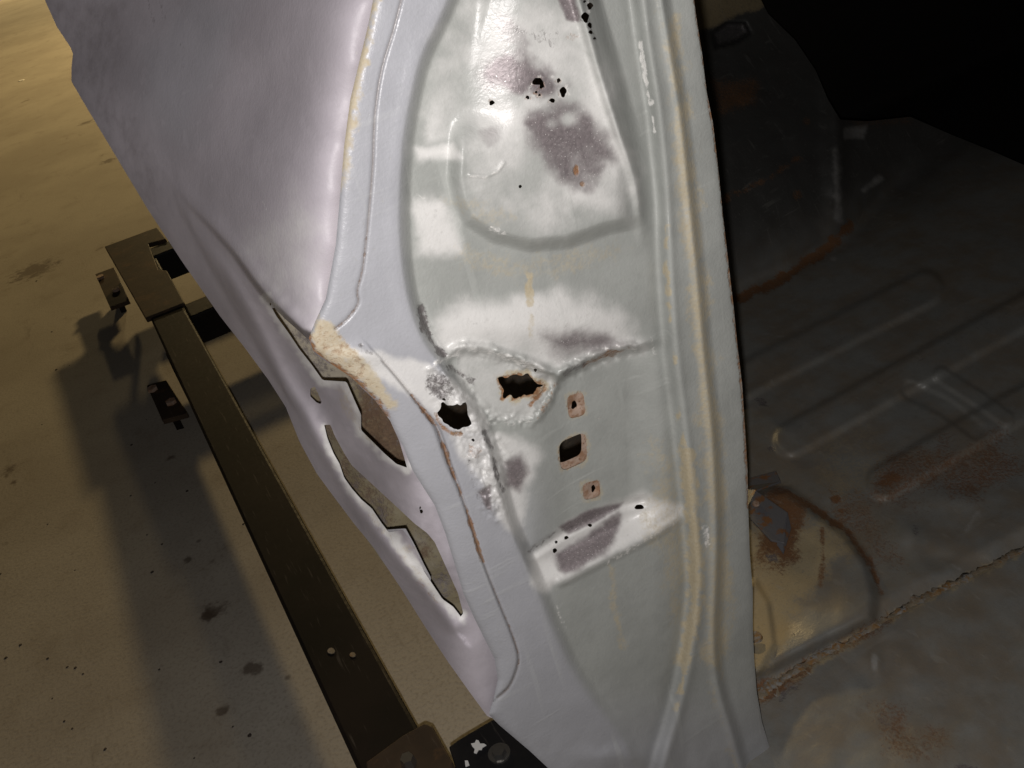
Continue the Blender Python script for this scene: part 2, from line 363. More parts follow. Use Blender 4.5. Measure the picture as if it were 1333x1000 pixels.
def jamb_h(px, py):                        # pressed relief of the jamb, metres towards the door opening
    d, sg, _ = seg_d(px, py, RID); sd = -d*sg                     # + on the inner (right) side
    pan = sst(sd, -7, 11)
    soft_low = 1 - .45*sst(py, 700, 980)
    h = -.010*pan*soft_low + .0006*np.exp(-((sd+12)/10)**2)
    d, sg, al = seg_d(px, py, QL); q = -d*sg
    h = h + (.0065*np.exp(-((q+3)/7)**2) - .004*sst(q, 0, 26)*(1 - sst(py, 300, 420)))*(1 - sst(py, 250, 330))
    # striker bulge: proud, its lower wall faces down
    BUL = [(596, 188), (594, 230), (600, 262), (612, 285), (645, 306), (690, 317), (740, 312), (790, 294), (838, 285), (842, 240), (810, 130), (780, 30), (760, -40), (640, -40), (618, 60), (600, 130)]
    b = poly_sdf(px, py, BUL); up = 1 - .97*sst(-(py-200), 0, 60)*(1 - sst(px, 600, 690))
    h = h + .0125*sst(b, -14, 8)*up*(1 - sst(px, 800, 845))
    # crease: the middle bay sits deeper
    d, sg, _ = seg_d(px, py, CREASE); cr = d*sg
    right = (1 - sst(px, 815, 872)); below = sst(cr, -7, 9)*pan*right
    d2, _, _ = seg_d(px, py, CREASE)
    led = (py - (757 - (px-725)*.494))/np.hypot(1, .494)            # signed distance from the ledge's lower edge
    lt = sst(led, -36, -2)
    h = h - .0105*below*(1 - lt)*(.4 + .6*sst(px, 690, 745)) + .004*lt*pan*(1 - sst(px, 850, 900))
    h = h + .0045*np.exp(-((cr+4)/6)**2)*right*sst(px, 560, 600)
    h = h + .006*np.exp(-(((px-690)/110)**2 + ((py-425)/30)**2))     # swollen blasted band
    h = h + .0022*stroke(px, py, [(730, 758), (790, 727), (850, 697), (882, 676)], 5, 5)
    h = h - .0035*stroke(px, py, [(690, 722), (740, 690), (800, 660), (838, 652)], 5, 5)
    # door seal channel and bead
    d, sg, _ = seg_d(px, py, L1); a = -d*sg
    d, sg, _ = seg_d(px, py, L2); c = -d*sg
    h = h + .009*sst(a, -16, 10) + .0020*np.exp(-((a-4)/8)**2) - .0022*np.exp(-((a+12)/8)**2)
    h = h + .0025*np.exp(-((c+1)/6)**2) - .0042*sst(c, -4, 14)
    # seams where two sheets lap
    d, sg, _ = seg_d(px, py, SEAM); h = h - .0012*np.exp(-(d/2.2)**2) + .0004*sst(-d*sg, -4, 4)*np.exp(-(d/30)**2)
    d, sg, al = seg_d(px, py, CRK); wv = 1.6 + 1.8*np.exp(-((al-.32)/.16)**2)
    h = h - (.0016 + .0035*np.exp(-((al-.33)/.18)**2))*np.exp(-(d/wv)**2) + .0025*sst(d*sg, -2, 3)*np.exp(-(d/26)**2)
    # fillets, dents, weld lumps
    lump = stroke(px, py, [(575, 470), (602, 453), (640, 459), (700, 482), (720, 500), (705, 525), (690, 545), (640, 545), (600, 520), (580, 490)], 9, 9)
    rid = lambda k, sc_: 1 - 2*np.abs(fbm(px, py, sc_, 3, k))*2
    h = h + lump*(.006*fbm(px, py, 11, 3, 5) + .0016*np.clip(rid(15, 14), 0, 1)**3) + .0025*stroke(px, py, [(700, 545), (715, 525), (722, 505), (728, 492)], 4, 4)
    lump = stroke(px, py, [(722, 491), (750, 478), (790, 461), (832, 452)], 8, 6)
    h = h + lump*.008*(fbm(px, py, 9, 2, 8))
    lump = blob(px, py, [(555, 480), (580, 470), (640, 540), (660, 600), (655, 680), (630, 670), (610, 600), (570, 530)], 10, 4)
    h = h + lump*(.006*fbm(px, py, 9, 3, 11) + .0014*np.clip(rid(16, 16), 0, 1)**3)
    h = h - .002*stroke(px, py, [(548, 400), (560, 435), (578, 462)], 4, 4) - .002*stroke(px, py, [(632, 560), (645, 600), (652, 640)], 3, 3)
    h = h + .0011*stroke(px, py, [(612, 228), (632, 230), (648, 222), (656, 212)], 2, 2)
    h = h + .0020*fbm(px, py, 130, 2, 2)*pan + .0007*fbm(px, py, 38, 2, 4)
    h = h + .004*np.exp(-(((px-470)/26)**2 + ((py-462)/12)**2))
    h = h + .004*np.exp(-(((px-800)/45)**2 + ((py-985)/14)**2)) + .0028*fbm(px, py, 28, 2, 9)*sst(py, 930, 990)
    # hemmed edge rolls away
    e = poly_sdf(px, py, OUT_JAMB); lft = 1 - sst(px, 640, 700)
    h = h - .0036*np.exp(-e/5.0)*lft - .0012*np.exp(-e/3.0)*(1-lft)
    return h
def jamb_t(px, py, back=0.0):
    return (Y0 - jamb_h(px, py) + back)/ray(px, py)[:, 1]
HOLE1 = [(649, 493), (662, 490), (688, 487), (695, 497), (706, 501), (699, 506), (694, 514), (682, 513), (668, 519), (664, 514), (654, 518), (656, 508)]
HOLE2 = [(567, 537), (574, 531), (577, 522), (584, 527), (598, 528), (606, 524), (609, 536), (614, 552), (604, 555), (596, 561), (586, 556), (576, 549)]
def rrect(c, rt, dn, k=.35):                # rounded parallelogram
    c = np.array(c); rt = np.array(rt); dn = np.array(dn); out = []
    for a in np.linspace(0, 2*math.pi, 28, endpoint=False):
        ca, sa = math.cos(a), math.sin(a)
        out.append(c + rt*math.copysign(abs(ca)**k, ca) + dn*math.copysign(abs(sa)**k, sa))
    return np.array(out)
WIN = rrect((746, 588), (17.5, -7.5), (1.5, 19), .42)
NUT1 = rrect((750, 528), (11, -3), (1.5, 15), .45); NUT2 = rrect((770, 638), (11, -3), (1, 11), .45)
def ring(x, y, r, ry=None, k=0):
    ry = ry or r; return [(x + r*math.cos(a)*(1+.25*math.sin(3*a+k)), y + ry*math.sin(a)*(1+.25*math.cos(2*a+k))) for a in np.linspace(0, 6.283, 12, endpoint=False)]
PITS = [(700, 106, 7, 6), (705, 112, 3, 4), (727, 105, 2.6, 3), (733, 120, 4.5, 6), (719, 131, 4, 2.6), (687, 127, 2.6, 2.6), (698, 120, 1.9, 2.2), (702, 124, 2, 1.8), (640, 134, 3.6, 3.2),
        (768, 8, 4, 4), (762, 23, 5, 6), (768, 33, 2.8, 4), (769, 42, 2.8, 3), (774, 50, 2, 2), (761, 2, 2, 2),
        (677, 243, 2.2, 2.2), (697, 482, 2.2, 2), (616, 573, 2.2, 2), (578, 520, 2.5, 2), (832, 660, 6, 4), (737, 700, 3, 2.6), (722, 717, 3, 3), (724, 706, 2, 2), (768, 684, 3, 2)]
jholes = [HOLE1, HOLE2, WIN, NUT1, NUT2] + [ring(x, y, a, b, i) for i, (x, y, a, b) in enumerate(PITS)]
def jamb_mask(px, py):
    Z = np.zeros_like(px)
    bl = lambda P, s=6, r=8, k=0: blob(px, py, P, s, r, k)
    bare = np.maximum.reduce([
        bl([(636, 80), (658, 64), (688, 76), (716, 90), (738, 112), (722, 128), (694, 120), (662, 124), (634, 112), (626, 94)], 16, 16, 1)*.9,
        bl([(690, 146), (716, 136), (748, 132), (772, 150), (792, 180), (800, 207), (778, 222), (766, 246), (748, 248), (728, 224), (706, 202), (690, 180), (682, 160)], 18, 14, 2)*np.clip(.85+.6*fbm(px, py, 30, 3, 77), 0, 1)*(1-.7*spot(px, py, 740, 155, 10, 8, .9))*(1-.5*spot(px, py, 718, 162, 7, 6, .9)),
        bl([(718, -12), (748, -12), (754, 28), (738, 26)], 5, 4, 3), .75*bl([(704, 436), (740, 424), (790, 434), (822, 450), (780, 458), (740, 466), (714, 460)], 20, 12, 4),
        .9*bl([(655, 600), (678, 594), (688, 615), (677, 640), (657, 632)], 10, 6, 5), bl([(727, 722), (768, 692), (806, 672), (806, 690), (792, 714), (757, 736), (736, 746), (728, 740)], 10, 9, 6),
        .9*bl([(728, 686), (765, 664), (812, 653), (806, 662), (770, 682), (740, 696)], 4, 3, 7), .8*bl([(622, 640), (638, 632), (642, 668), (632, 664)], 4, 3, 8),
        .45*bl([(640, 15), (680, 30), (700, 60), (680, 70), (650, 50)], 8, 12, 9), .4*bl([(620, 170), (650, 160), (655, 180), (635, 195)], 6, 8, 10)])
    pale = np.maximum.reduce([
        bl([(575, 60), (610, -12), (745, -12), (790, 100), (824, 215), (834, 270), (815, 285), (760, 282), (700, 300), (640, 296), (612, 280), (604, 205), (580, 190), (548, 196), (548, 120)], 30, 18, 12)*np.clip(.62+1.1*fbm(px, py, 55, 4, 13), 0, 1),
        bl([(562, 420), (600, 396), (680, 382), (770, 378), (808, 402), (836, 452), (800, 462), (740, 470), (690, 478), (640, 455), (575, 462)], 24, 12, 14)*np.clip(.85+.7*fbm(px, py, 40, 3, 15), 0, 1),
        bl([(540, 262), (575, 262), (592, 300), (600, 326), (545, 332)], 18, 12, 15), bl([(540, 192), (590, 188), (600, 205), (545, 208)], 10, 7, 16),
        bl([(690, 722), (735, 684), (790, 656), (838, 640), (886, 662), (884, 678), (800, 724), (730, 758), (712, 772), (692, 760)], 12, 6, 17),
        .8*bl([(585, 560), (640, 560), (700, 580), (710, 600), (690, 640), (680, 700), (655, 690), (630, 640), (600, 600)], 10, 10, 18),
        .85*bl([(410, 448), (470, 452), (560, 470), (620, 520), (640, 560), (600, 570), (540, 520), (480, 490)], 8, 8, 19), .55*bl([(590, 455), (640, 455), (720, 490), (700, 545), (640, 552), (600, 515)], 8, 8, 20)])
    dust = np.maximum.reduce([
        .95*stroke(px, py, [(893, 590), (903, 690), (905, 790), (890, 860)], 9, 9, 9, 1), .62*blob(px, py, [(880, 20), (905, 200), (922, 400), (945, 600), (955, 760), (940, 880), (912, 860), (925, 700), (905, 500), (885, 300), (868, 60)], 14, 16, 51, 20), .45*blob(px, py, [(840, 560), (890, 600), (900, 760), (880, 860), (840, 700)], 20, 20, 52), .55*stroke(px, py, L2[:60]-np.array([8, 0]), 6, 6, 8, 2)*(.5+fbm(px, py, 50, 2, 3)*1.4),
        .75*stroke(px, py, L1[10:50], 3, 3, 6, 4)*sst(fbm(px, py, 30, 2, 5), -.02, .12), .75*stroke(px, py, [(689, 360), (690, 395)], 5, 2, 4, 5), .5*stroke(px, py, [(692, 410), (690, 440)], 4, 3, 4, 5),
        .55*stroke(px, py, [(796, 740), (800, 790), (812, 840)], 5, 5, 5, 6), .38*blob(px, py, [(590, 320), (680, 335), (800, 310), (835, 320), (800, 345), (690, 365), (600, 350)], 14, 12, 21),
        .85*blob(px, py, [(402, 436), (416, 410), (432, 418), (452, 445), (480, 470), (520, 530), (505, 535), (470, 500), (412, 464)], 6, 6, 22, 12), .85*stroke(px, py, [(488, -10), (468, 80), (449, 180), (444, 240)], 9, 9, 10, 7)*(1-.7*sst(py, 150, 320)),
        .9*spot(px, py, 428, 446, 15, 7, .15), .35*blob(px, py, [(905, 700), (945, 700), (945, 850), (915, 850)], 10, 14, 23), .5*blob(px, py, [(570, 255), (640, 262), (690, 285), (640, 300), (605, 280)], 8, 10, 24)*.7,
        .45*stroke(px, py, [(935, 560), (940, 700), (935, 800)], 6, 6, 6, 8), .8*stroke(px, py, HOLE1 + HOLE1[:1], 5, 5, 6, 9), .7*stroke(px, py, HOLE1[3:9], 8, 5, 6, 19), .55*stroke(px, py, WIN, 4, 4, 5, 29), .5*stroke(px, py, NUT1, 4, 4, 5, 39), .5*stroke(px, py, NUT2, 4, 4, 5, 49)])
    rust = np.maximum.reduce([
        .85*stroke(px, py, HOLE1 + HOLE1[:1], 3.0, 3, 4, 30), .8*stroke(px, py, HOLE1[4:9], 5, 4, 5, 44), .75*stroke(px, py, [(690, 528), (708, 505), (703, 498)], 3, 3, 4, 45), .55*stroke(px, py, [(566, 540), (574, 553), (588, 564), (600, 566)], 3.5, 3, 3, 31)*1.4, .95*stroke(px, py, CRK[6:30], 2.2, 2.4, 3, 32), .5*stroke(px, py, CRK[30:], 1.4, 1.2, 1.5, 33),
        .55*stroke(px, py, WIN, 2, 2.5, 4, 34), .5*stroke(px, py, NUT1, 2, 2.5, 4, 35), .5*stroke(px, py, NUT2, 2, 2.5, 4, 36), .9*stroke(px, py, [(402, 440), (408, 458), (432, 474), (470, 500), (500, 540)], 6, 6, 6, 37), .42*blob(px, py, [(404, 438), (416, 415), (440, 435), (470, 462), (500, 515), (470, 500), (415, 462)], 8, 8, 91, 12),
        .75*stroke(px, py, [(903, -10), (921, 120), (936, 220), (948, 340), (960, 450), (969, 545), (974, 660)], 2.2, 2.2, 1.2, 38), .55*stroke(px, py, SEAM[15:], 1.3, 1.0, 1.5, 39), .75*spot(px, py, 750, 222, 4, 9), .7*spot(px, py, 758, 240, 4, 4),
        .7*stroke(px, py, [(742, 484), (770, 470), (800, 459), (825, 452)], 4, 4, 5, 40)*sst(fbm(px, py, 16, 2, 3), -.05, .15), .6*stroke(px, py, [(700, 545), (716, 520), (722, 500)], 3, 3, 4, 41), .5*spot(px, py, 744, 48, 10, 7)*.8, .6*blob(px, py, [(610, 578), (630, 585), (625, 600), (605, 595)], 4, 5, 25)])
    for (x, y, a, b) in PITS[:9]: rust = np.maximum(rust, .5*stroke(px, py, ring(x, y, a+1, b+1), 1.5, 1.5))
    white = np.maximum.reduce([stroke(px, py, [(833, 56), (838, 85), (843, 115), (847, 134)], 3.2, 1.6, 3, 50), stroke(px, py, [(850, 152), (852, 172)], 1.6, 1.2, 1.5, 51), .8*stroke(px, py, [(917, 688), (922, 708)], 4, 2, 3, 52),
        .7*stroke(px, py, [(612, 230), (632, 231), (648, 223), (656, 213)], 1.6, 1.2, 1), .8*stroke(px, py, [(640, 298), (656, 303)], 4, 3, 4, 53), .9*stroke(px, py, [(764, -5), (766, 16)], 3, 2, 1.5), .6*stroke(px, py, [(848, 438), (851, 460)], 3, 3, 2),  # stroke on the striker bulge's lower wall is a painted highlight
        .65*stroke(px, py, [(786, 735), (840, 704), (876, 682)], 3, 3, 3, 54), .85*stroke(px, py, [(566, 474), (590, 462), (606, 453), (640, 459), (670, 469), (704, 480)], 4, 4, 5, 55), .6*stroke(px, py, ring(714, 113, 24, 17), 2, 2, 4, 56), .6*stroke(px, py, [(715, 472), (745, 470), (790, 453), (828, 455)], 2, 2, 3, 58),
        .6*stroke(px, py, [(545, 255), (560, 262)], 3, 2, 4, 57), .55*stroke(px, py, [(612, 540), (640, 552), (690, 548)], 3, 3, 5, 59), .6*stroke(px, py, [(725, 790), (729, 804)], 2, 2, 2), .5*stroke(px, py, ring(732, 816, 5, 8), 1.2, 1.2)])
    dark = np.maximum.reduce([.95*stroke(px, py, [(549, 398), (553, 425), (563, 445), (576, 462)], 4.5, 2.5, 5, 60), .7*stroke(px, py, [(585, 478), (600, 486), (614, 498)], 4, 3, 5, 61), .8*stroke(px, py, [(630, 562), (640, 585), (646, 615), (655, 640)], 2.6, 2, 4, 62),
        .75*blob(px, py, [(555, 482), (580, 488), (592, 510), (572, 525), (555, 505)], 5, 8, 63, 9), .7*stroke(px, py, [(737, 486), (760, 474)], 3.5, 3, 4, 64), .6*stroke(px, py, [(470, 450), (486, 462)], 3, 3, 3, 65),
        .6*stroke(px, py, [(690, 718), (722, 694), (745, 686)], 2, 2, 3, 66), .5*stroke(px, py, [(610, 600), (618, 640), (632, 660)], 2, 2, 3, 67), .45*blob(px, py, [(668, 35), (700, 40), (742, 36), (720, 60), (690, 52)], 6, 8, 68, 10)])
    for (x, y, a, b) in PITS[9:15]: dark = np.maximum(dark, .6*stroke(px, py, ring(x, y, a+.5, b+.5), 1.2, 1.2))
    d, sg, _ = seg_d(px, py, RID); blue = np.maximum(sst(d*sg, -10, 12), .7*sst(py, 860, 990)); blue = np.maximum(blue, .5*sst(py, 560, 700)*(1-sst(px, 680, 740)))
    plates = np.maximum(stroke(px, py, SEAM, 1.2, 1.6), .7*stroke(px, py, CRK, 1.2, 1.6))
    dust = np.clip(1.35*dust + .10*np.clip(fbm(px, py, 70, 3, 95)*2, 0, 1), 0, 1.2)
    return (bare, pale, rust, dust), (white, dark, blue, plates)
jamb = sheet('door_pillar_panel', OUT_JAMB, jholes, jamb_t, 1.7, jamb_mask, M_jamb, car, .0014, rag_holes=(0, 1))
jamb['label'] = 'pressed grey pillar panel with blasted patches and ragged rust holes'

# plates seen through the small openings
def plate(name, P, hole, back):
    c = np.mean(P, 0); O = c + (np.array(P) - c)*1.5
    tf = lambda px, py: (Y0 - jamb_h(np.full_like(px, c[0]), np.full_like(py, c[1])) + back)/ray(px, py)[:, 1]
    hc = np.mean(hole, 0); big_ = len(hole) > 20
    tg = tf if big_ else (lambda px, py: tf(px, py) + .0035*np.exp(-(np.hypot(px-hc[0], py-hc[1])/6.5)**2) + .0012*fbm(px, py, 9, 2, 6))
    return sheet(name, O, [hole], tg, 1.2, None, M_rplate, jamb, .0025)
plate('nut_plate', NUT1, ring(747, 527, 3.5, 6, 1), .004); plate('nut_plate', NUT2, ring(772, 636, 2.6, 4.5, 2), .004)
plate('striker_plate', WIN, rrect((742, 583), (15.0, -6.5), (0, 15), .42), .008)

# dark inside wall of the pillar, seen through the holes
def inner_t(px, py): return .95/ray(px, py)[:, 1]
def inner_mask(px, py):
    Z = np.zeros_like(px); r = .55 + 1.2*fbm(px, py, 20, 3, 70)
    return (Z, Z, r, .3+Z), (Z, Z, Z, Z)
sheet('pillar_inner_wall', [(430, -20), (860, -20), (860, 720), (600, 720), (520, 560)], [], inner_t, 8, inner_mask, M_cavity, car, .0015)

# outer quarter skin
CRS = smooth_line([(150, 100), (188, 172), (212, 215), (240, 258), (270, 290), (302, 326), (328, 362), (347, 386), (372, 412), (400, 438)], 3)
SIL = [(52, -14), (74, 35), (92, 62), (95, 70), (93, 88), (93, 106), (108, 132), (150, 202), (192, 272), (238, 342), (286, 411), (318, 452), (349, 494), (372, 530), (390, 575), (412, 616), (431, 642),
       (461, 682), (485, 711), (522, 766), (552, 814), (582, 860), (612, 902), (634, 932)]
SKIN = SIL + [(652, 940), (664, 905), (660, 860), (640, 810), (622, 765), (606, 720), (592, 680), (575, 655), (560, 625), (545, 600), (530, 575), (514, 545), (494, 520), (470, 500), (440, 480), (418, 462), (412, 440), (428, 415), (440, 390), (452, 320), (458, 250), (463, 190), (471, 130), (484, 80), (497, 30), (506, -14)]
HA = [(346, 387), (358, 402), (372, 416), (388, 430), (402, 443), (409, 460), (432, 476), (460, 495), (488, 521), (508, 548), (520, 575), (530, 609), (516, 604), (500, 590), (484, 574), (470, 560), (470, 540), (461, 520), (451, 497), (420, 495), (405, 474), (390, 455), (376, 434), (360, 412)]
HB = [(422, 553), (430, 553), (436, 568), (448, 590), (458, 606), (482, 628), (510, 654), (540, 682), (556, 694), (566, 706), (576, 728), (586, 750), (596, 772), (603, 798), (600, 803), (590, 790), (576, 780), (564, 762), (552, 744), (544, 724), (535, 704), (524, 690), (506, 693), (496, 680), (484, 662), (470, 650), (458, 636), (448, 622), (442, 604), (434, 590), (426, 570)]
HC = [(404, 506), (410, 503), (414, 512), (420, 527), (412, 524), (404, 516)]
HD = [(531, 638), (535, 641), (537, 645), (533, 643)]; HE = [(545, 656), (549, 662), (552, 669), (547, 668)]
def jt(x, y, add=.004):
    return float(jamb_t(np.array([float(x)]), np.array([float(y)]))[0]) + add
_je = [(488, 0), (468, 80), (448, 190), (443, 250), (437, 320), (424, 390), (402, 440)]
UP = tps([(x, y, jt(x+8, y, .010)) for x, y in _je] + [(x+18, y, jt(x+18, y, .018)) for x, y in _je[:-1]] + [(52, -10, .80), (95, 70, .785), (93, 106, .782), (192, 272, .735), (250, 265, .675), (200, 120, .695), (230, 0, .675), (345, 385, .592), (300, 322, .628), (340, 120, .585)])
_jl = [(510, 552), (537, 612), (566, 658), (592, 735), (618, 806), (644, 858), (642, 905)]
LO = tps([(x, y, jt(x+4, y, .009)) for x, y in _jl] + [(x+16, y, jt(x+16, y, .017)) for x, y in _jl] +
         [(52, -10, .80), (95, 70, .785), (93, 106, .782), (192, 272, .750), (286, 411, .745), (372, 530, .752), (461, 682, .752), (552, 814, .758), (634, 930, .757), (200, 120, .695), (230, 0, .675),
          (250, 265, .677), (300, 322, .640), (345, 385, .630), (400, 468, .680), (440, 520, .676), (480, 575, .664), (520, 625, .650), (400, 560, .725), (500, 725, .715), (560, 770, .705), (600, 830, .72)])
def skin_t(px, py):
    d, sg, al = seg_d(px, py, CRS); s = d*sg                       # + on the lower-left side
    k = sst(s, -3, 5)*sst(py, 150, 330)
    low = LO(px, py); upv = UP(px, py)
    below = sst(py - (430 + (px-400)*.4), 0, 14)                    # past the corner only the lower piece goes on
    k = np.maximum(k, below*(px > 360))
    t = upv*(1-k) + low*k
    # rolled crease, lap step and dents
    t = t - .0015*np.exp(-((s+8)/8)**2)*sst(py, 200, 300)*(py < 450)
    d2, sg2, _ = seg_d(px, py, smooth_line([(255, 300), (285, 340), (318, 395), (345, 445), (372, 500), (398, 540), (424, 590), (452, 640), (500, 705), (548, 762), (590, 815)], 3))
    t = t - .006*np.exp(-(d2/9)**2)*sst(py, 290, 380) + .004*np.exp(-((d2*sg2+22)/12)**2)*sst(py, 320, 420)
    d3, sg3, _ = seg_d(px, py, smooth_line([(228, 255), (250, 300), (290, 372), (330, 440), (365, 500)], 3))
    t = t + .0035*sst(d3*sg3, -5, 5)*np.exp(-(d3/30)**2)*sst(py, 240, 300)
    t = t + .0016*fbm(px, py, 90, 2, 41) + .0012*fbm(px, py, 26, 2, 42)*sst(py, 380, 520) + .003*np.exp(-(((px-420)/14)**2 + ((py-530)/18)**2))
    for H in (HA, HB):
        e = -poly_sdf(px, py, H); t = t + .0012*np.exp(-np.maximum(e, 0)/6) + .004*fbm(px, py, 14, 2, 43)*np.exp(-np.maximum(e, 0)/16)
    es = seg_d(px, py, SIL)[0]; t = t + .003*np.exp(-es/9)
    return t
def skin_mask(px, py):
    Z = np.zeros_like(px)
    eA = stroke(px, py, [(347, 388), (376, 434), (405, 474), (420, 496), (452, 498), (462, 524), (472, 562), (500, 590), (530, 610)], 7, 6, 6, 1)
    eB = stroke(px, py, [(424, 560), (436, 592), (460, 637), (485, 664), (506, 694), (536, 730), (560, 762), (600, 803)], 8, 6, 6, 2)
    pale = np.maximum.reduce([.8*eA, .9*eB, .45*blob(px, py, [(300, 330), (400, 430), (430, 300), (380, 240)], 40, 20, 44)])
    rust = np.maximum.reduce([.45*stroke(px, py, [(484, 676), (500, 702)], 3, 3, 4, 3), .5*stroke(px, py, [(545, 758), (570, 785)], 3, 3, 4, 4), .45*spot(px, py, 470, 556, 5, 5), .4*stroke(px, py, [(404, 443), (428, 474)], 3, 3)])
    dust = np.maximum.reduce([.5*blob(px, py, [(428, 498), (452, 500), (470, 560), (450, 545)], 6, 6, 45), .6*stroke(px, py, [(476, 566), (520, 600)], 4, 4, 4, 5), .6*spot(px, py, 530, 715, 9, 7), .45*stroke(px, py, [(470, 655), (506, 698), (560, 770)], 5, 5, 5, 6)])
    dark = np.maximum.reduce([.42*stroke(px, py, [(192, 0), (200, 30)], 3, 4), .42*stroke(px, py, [(208, 0), (213, 22)], 2.5, 3), .36*stroke(px, py, [(235, 50), (238, 85)], 2.5, 3), .3*stroke(px, py, [(190, 45), (193, 65)], 2, 3)])
    white = .5*stroke(px, py, [(342, 262), (350, 280)], 2, 2)
    bare = .30*blob(px, py, [(60, 0), (95, 70), (95, 105), (200, 280), (220, 250), (165, 130), (170, 0)], 26, 14, 46)  # mild darker tint along the far upper-left strip
    blue = .6*blob(px, py, [(180, 60), (250, 0), (320, 0), (240, 200), (200, 180)], 30, 20, 47)
    return (bare, pale, rust, dust), (white, dark, blue, Z)
skin = sheet('quarter_panel_skin', SKIN, [HA, HB, HC, HD, HE], skin_t, 2.5, skin_mask, M_skin, car, .002)
skin['label'] = 'lavender grey outer skin rotted through along the crease'

# structure behind the rotted skin
def well_t(px, py):
    b = tps([(330, 370, .74), (420, 470, .75), (500, 560, .755), (560, 680, .765), (600, 800, .775), (640, 700, .78), (420, 640, .79), (540, 480, .76)])(px, py)
    return b + .012*fbm(px, py, 30, 3, 81)
def well_mask(px, py):
    Z = np.zeros_like(px)
    rust = np.maximum(blob(px, py, [(470, 500), (560, 540), (560, 620), (470, 600)], 16, 12, 82), .45 + fbm(px, py, 24, 3, 83))
    rust = rust*(1 - blob(px, py, [(330, 360), (440, 460), (456, 510), (380, 480)], 10, 6, 84)*.9)
    blue = blob(px, py, [(330, 360), (450, 450), (458, 500), (400, 500)], 14, 6, 85)
    return (Z, .15+Z, rust, .25 + .5*fbm(px, py, 40, 2, 86)), (Z, np.maximum(0, .35 + 1.3*fbm(px, py, 26, 4, 87)), blue, Z)
sheet('wheelhouse_wall', [(325, 372), (420, 430), (560, 520), (650, 660), (655, 800), (618, 838), (580, 815), (500, 735), (420, 620), (400, 520)], [], well_t, 4, well_mask, M_inner, car, .0015)
def tab_t(px, py): return LO(px, py) + .008
sheet('inner_flange', [(496, 690), (528, 688), (540, 710), (552, 735), (561, 752), (560, 762), (574, 785), (560, 790), (520, 745)], [], tab_t, 2.5,
      lambda px, py: ((0*px, .4+0*px, .2+0*px, .5*spot(px, py, 535, 718, 12, 9)), (0*px, .7*spot(px, py, 532, 720, 7, 6), .8+0*px, 0*px)), M_skin, car, .0015)

# ------------------------------------------------------------------ interior: floor pan, rear wall, hump
ZF = -.885; YW = 1.27
BEAD = [(940, 935), (988, 906), (1030, 880), (1075, 852), (1120, 828), (1160, 804), (1200, 782), (1250, 757), (1300, 733), (1360, 702)]
def rib(px, py, P, wd, hgt):
    d, sg, al = seg_d(px, py, P); return hgt*(1 - sst(d, wd*.62, wd))
def floor_h(px, py):
    h = np.zeros_like(px)
    d, sg, _ = seg_d(px, py, BEAD); s = d*sg                        # + below the seam
    h = h + .004*sst(s, -3, 4) + .012*np.exp(-(s/70)**2)*sst(-s, 0, 30)
    h = h + rib(px, py, [(940, 512), (1000, 478), (1100, 428), (1205, 375)], 27, .0055)
    h = h + rib(px, py, [(1030, 572), (1120, 522), (1230, 462), (1340, 402)], 26, .006)
    h = h + rib(px, py, [(1150, 628), (1250, 570), (1350, 515)], 26, .006)
    h = h - rib(px, py, [(1185, 508), (1230, 530), (1270, 560)], 14, .003) + rib(px, py, [(1225, 488), (1275, 520), (1310, 545)], 12, .003)
    arc = [(960, 650), (1000, 628), (1030, 634), (1070, 664), (1105, 690), (1135, 730), (1146, 775), (1142, 812), (1060, 850), (960, 900)]
    b = poly_sdf(px, py, arc); h = h + .016*sst(b, -3, 16)
    arc2 = [(940, 770), (985, 752), (1004, 785), (1012, 840), (990, 880), (940, 890)]
    h = h + .008*sst(poly_sdf(px, py, arc2), -2, 8)
    h = h + .006*np.exp(-(((px-1185)/26)**2 + ((py-700)/16)**2)) + .005*np.exp(-(((px-1250)/40)**2 + ((py-650)/14)**2)) - .006*np.exp(-(((px-1230)/30)**2 + ((py-730)/12)**2))
    h = h + .003*np.exp(-(((px-1183)/14)**2 + ((py-860)/14)**2)) + .004*np.exp(-(((px-1140)/9)**2 + ((py-862)/22)**2))
    h = h + .010*fbm(px, py, 110, 3, 91) + .0025*fbm(px, py, 24, 2, 92)
    return h
HUMP = [(1092, 330), (1088, 250), (1086, 190), (1100, 172), (1130, 160), (1185, 152), (1240, 176), (1290, 196), (1345, 220), (1380, 330), (1380, 420), (1300, 400), (1180, 330), (1110, 300)]
def cab_t(px, py):
    r = ray(px, py)
    tf = (ZF + floor_h(px, py))/r[:, 2]
    wy = YW + .45*(1 - sst(py, -60, 330)) + .02*fbm(px, py, 60, 3, 93) - .03*np.exp(-((px-1088)/14)**2)*sst(-py, -320, -200)
    tw = wy/r[:, 1]
    slope = sst(px, 1090, 1180)*.16*sst(py, 120, 330)               # the hump leans back
    tw = tw + slope*(1 - sst(py, 260, 400))*.6
    k = .05; hh = np.clip(.5 + .5*(tw - tf)/k, 0, 1)
    t = tw*(1-hh) + tf*hh - k*hh*(1-hh)*.6
    pocket = poly_sdf(px, py, [(925, 42), (945, 28), (970, 28), (978, 44), (960, 56), (930, 64)])
    return t + .08*sst(pocket, -1, 5)
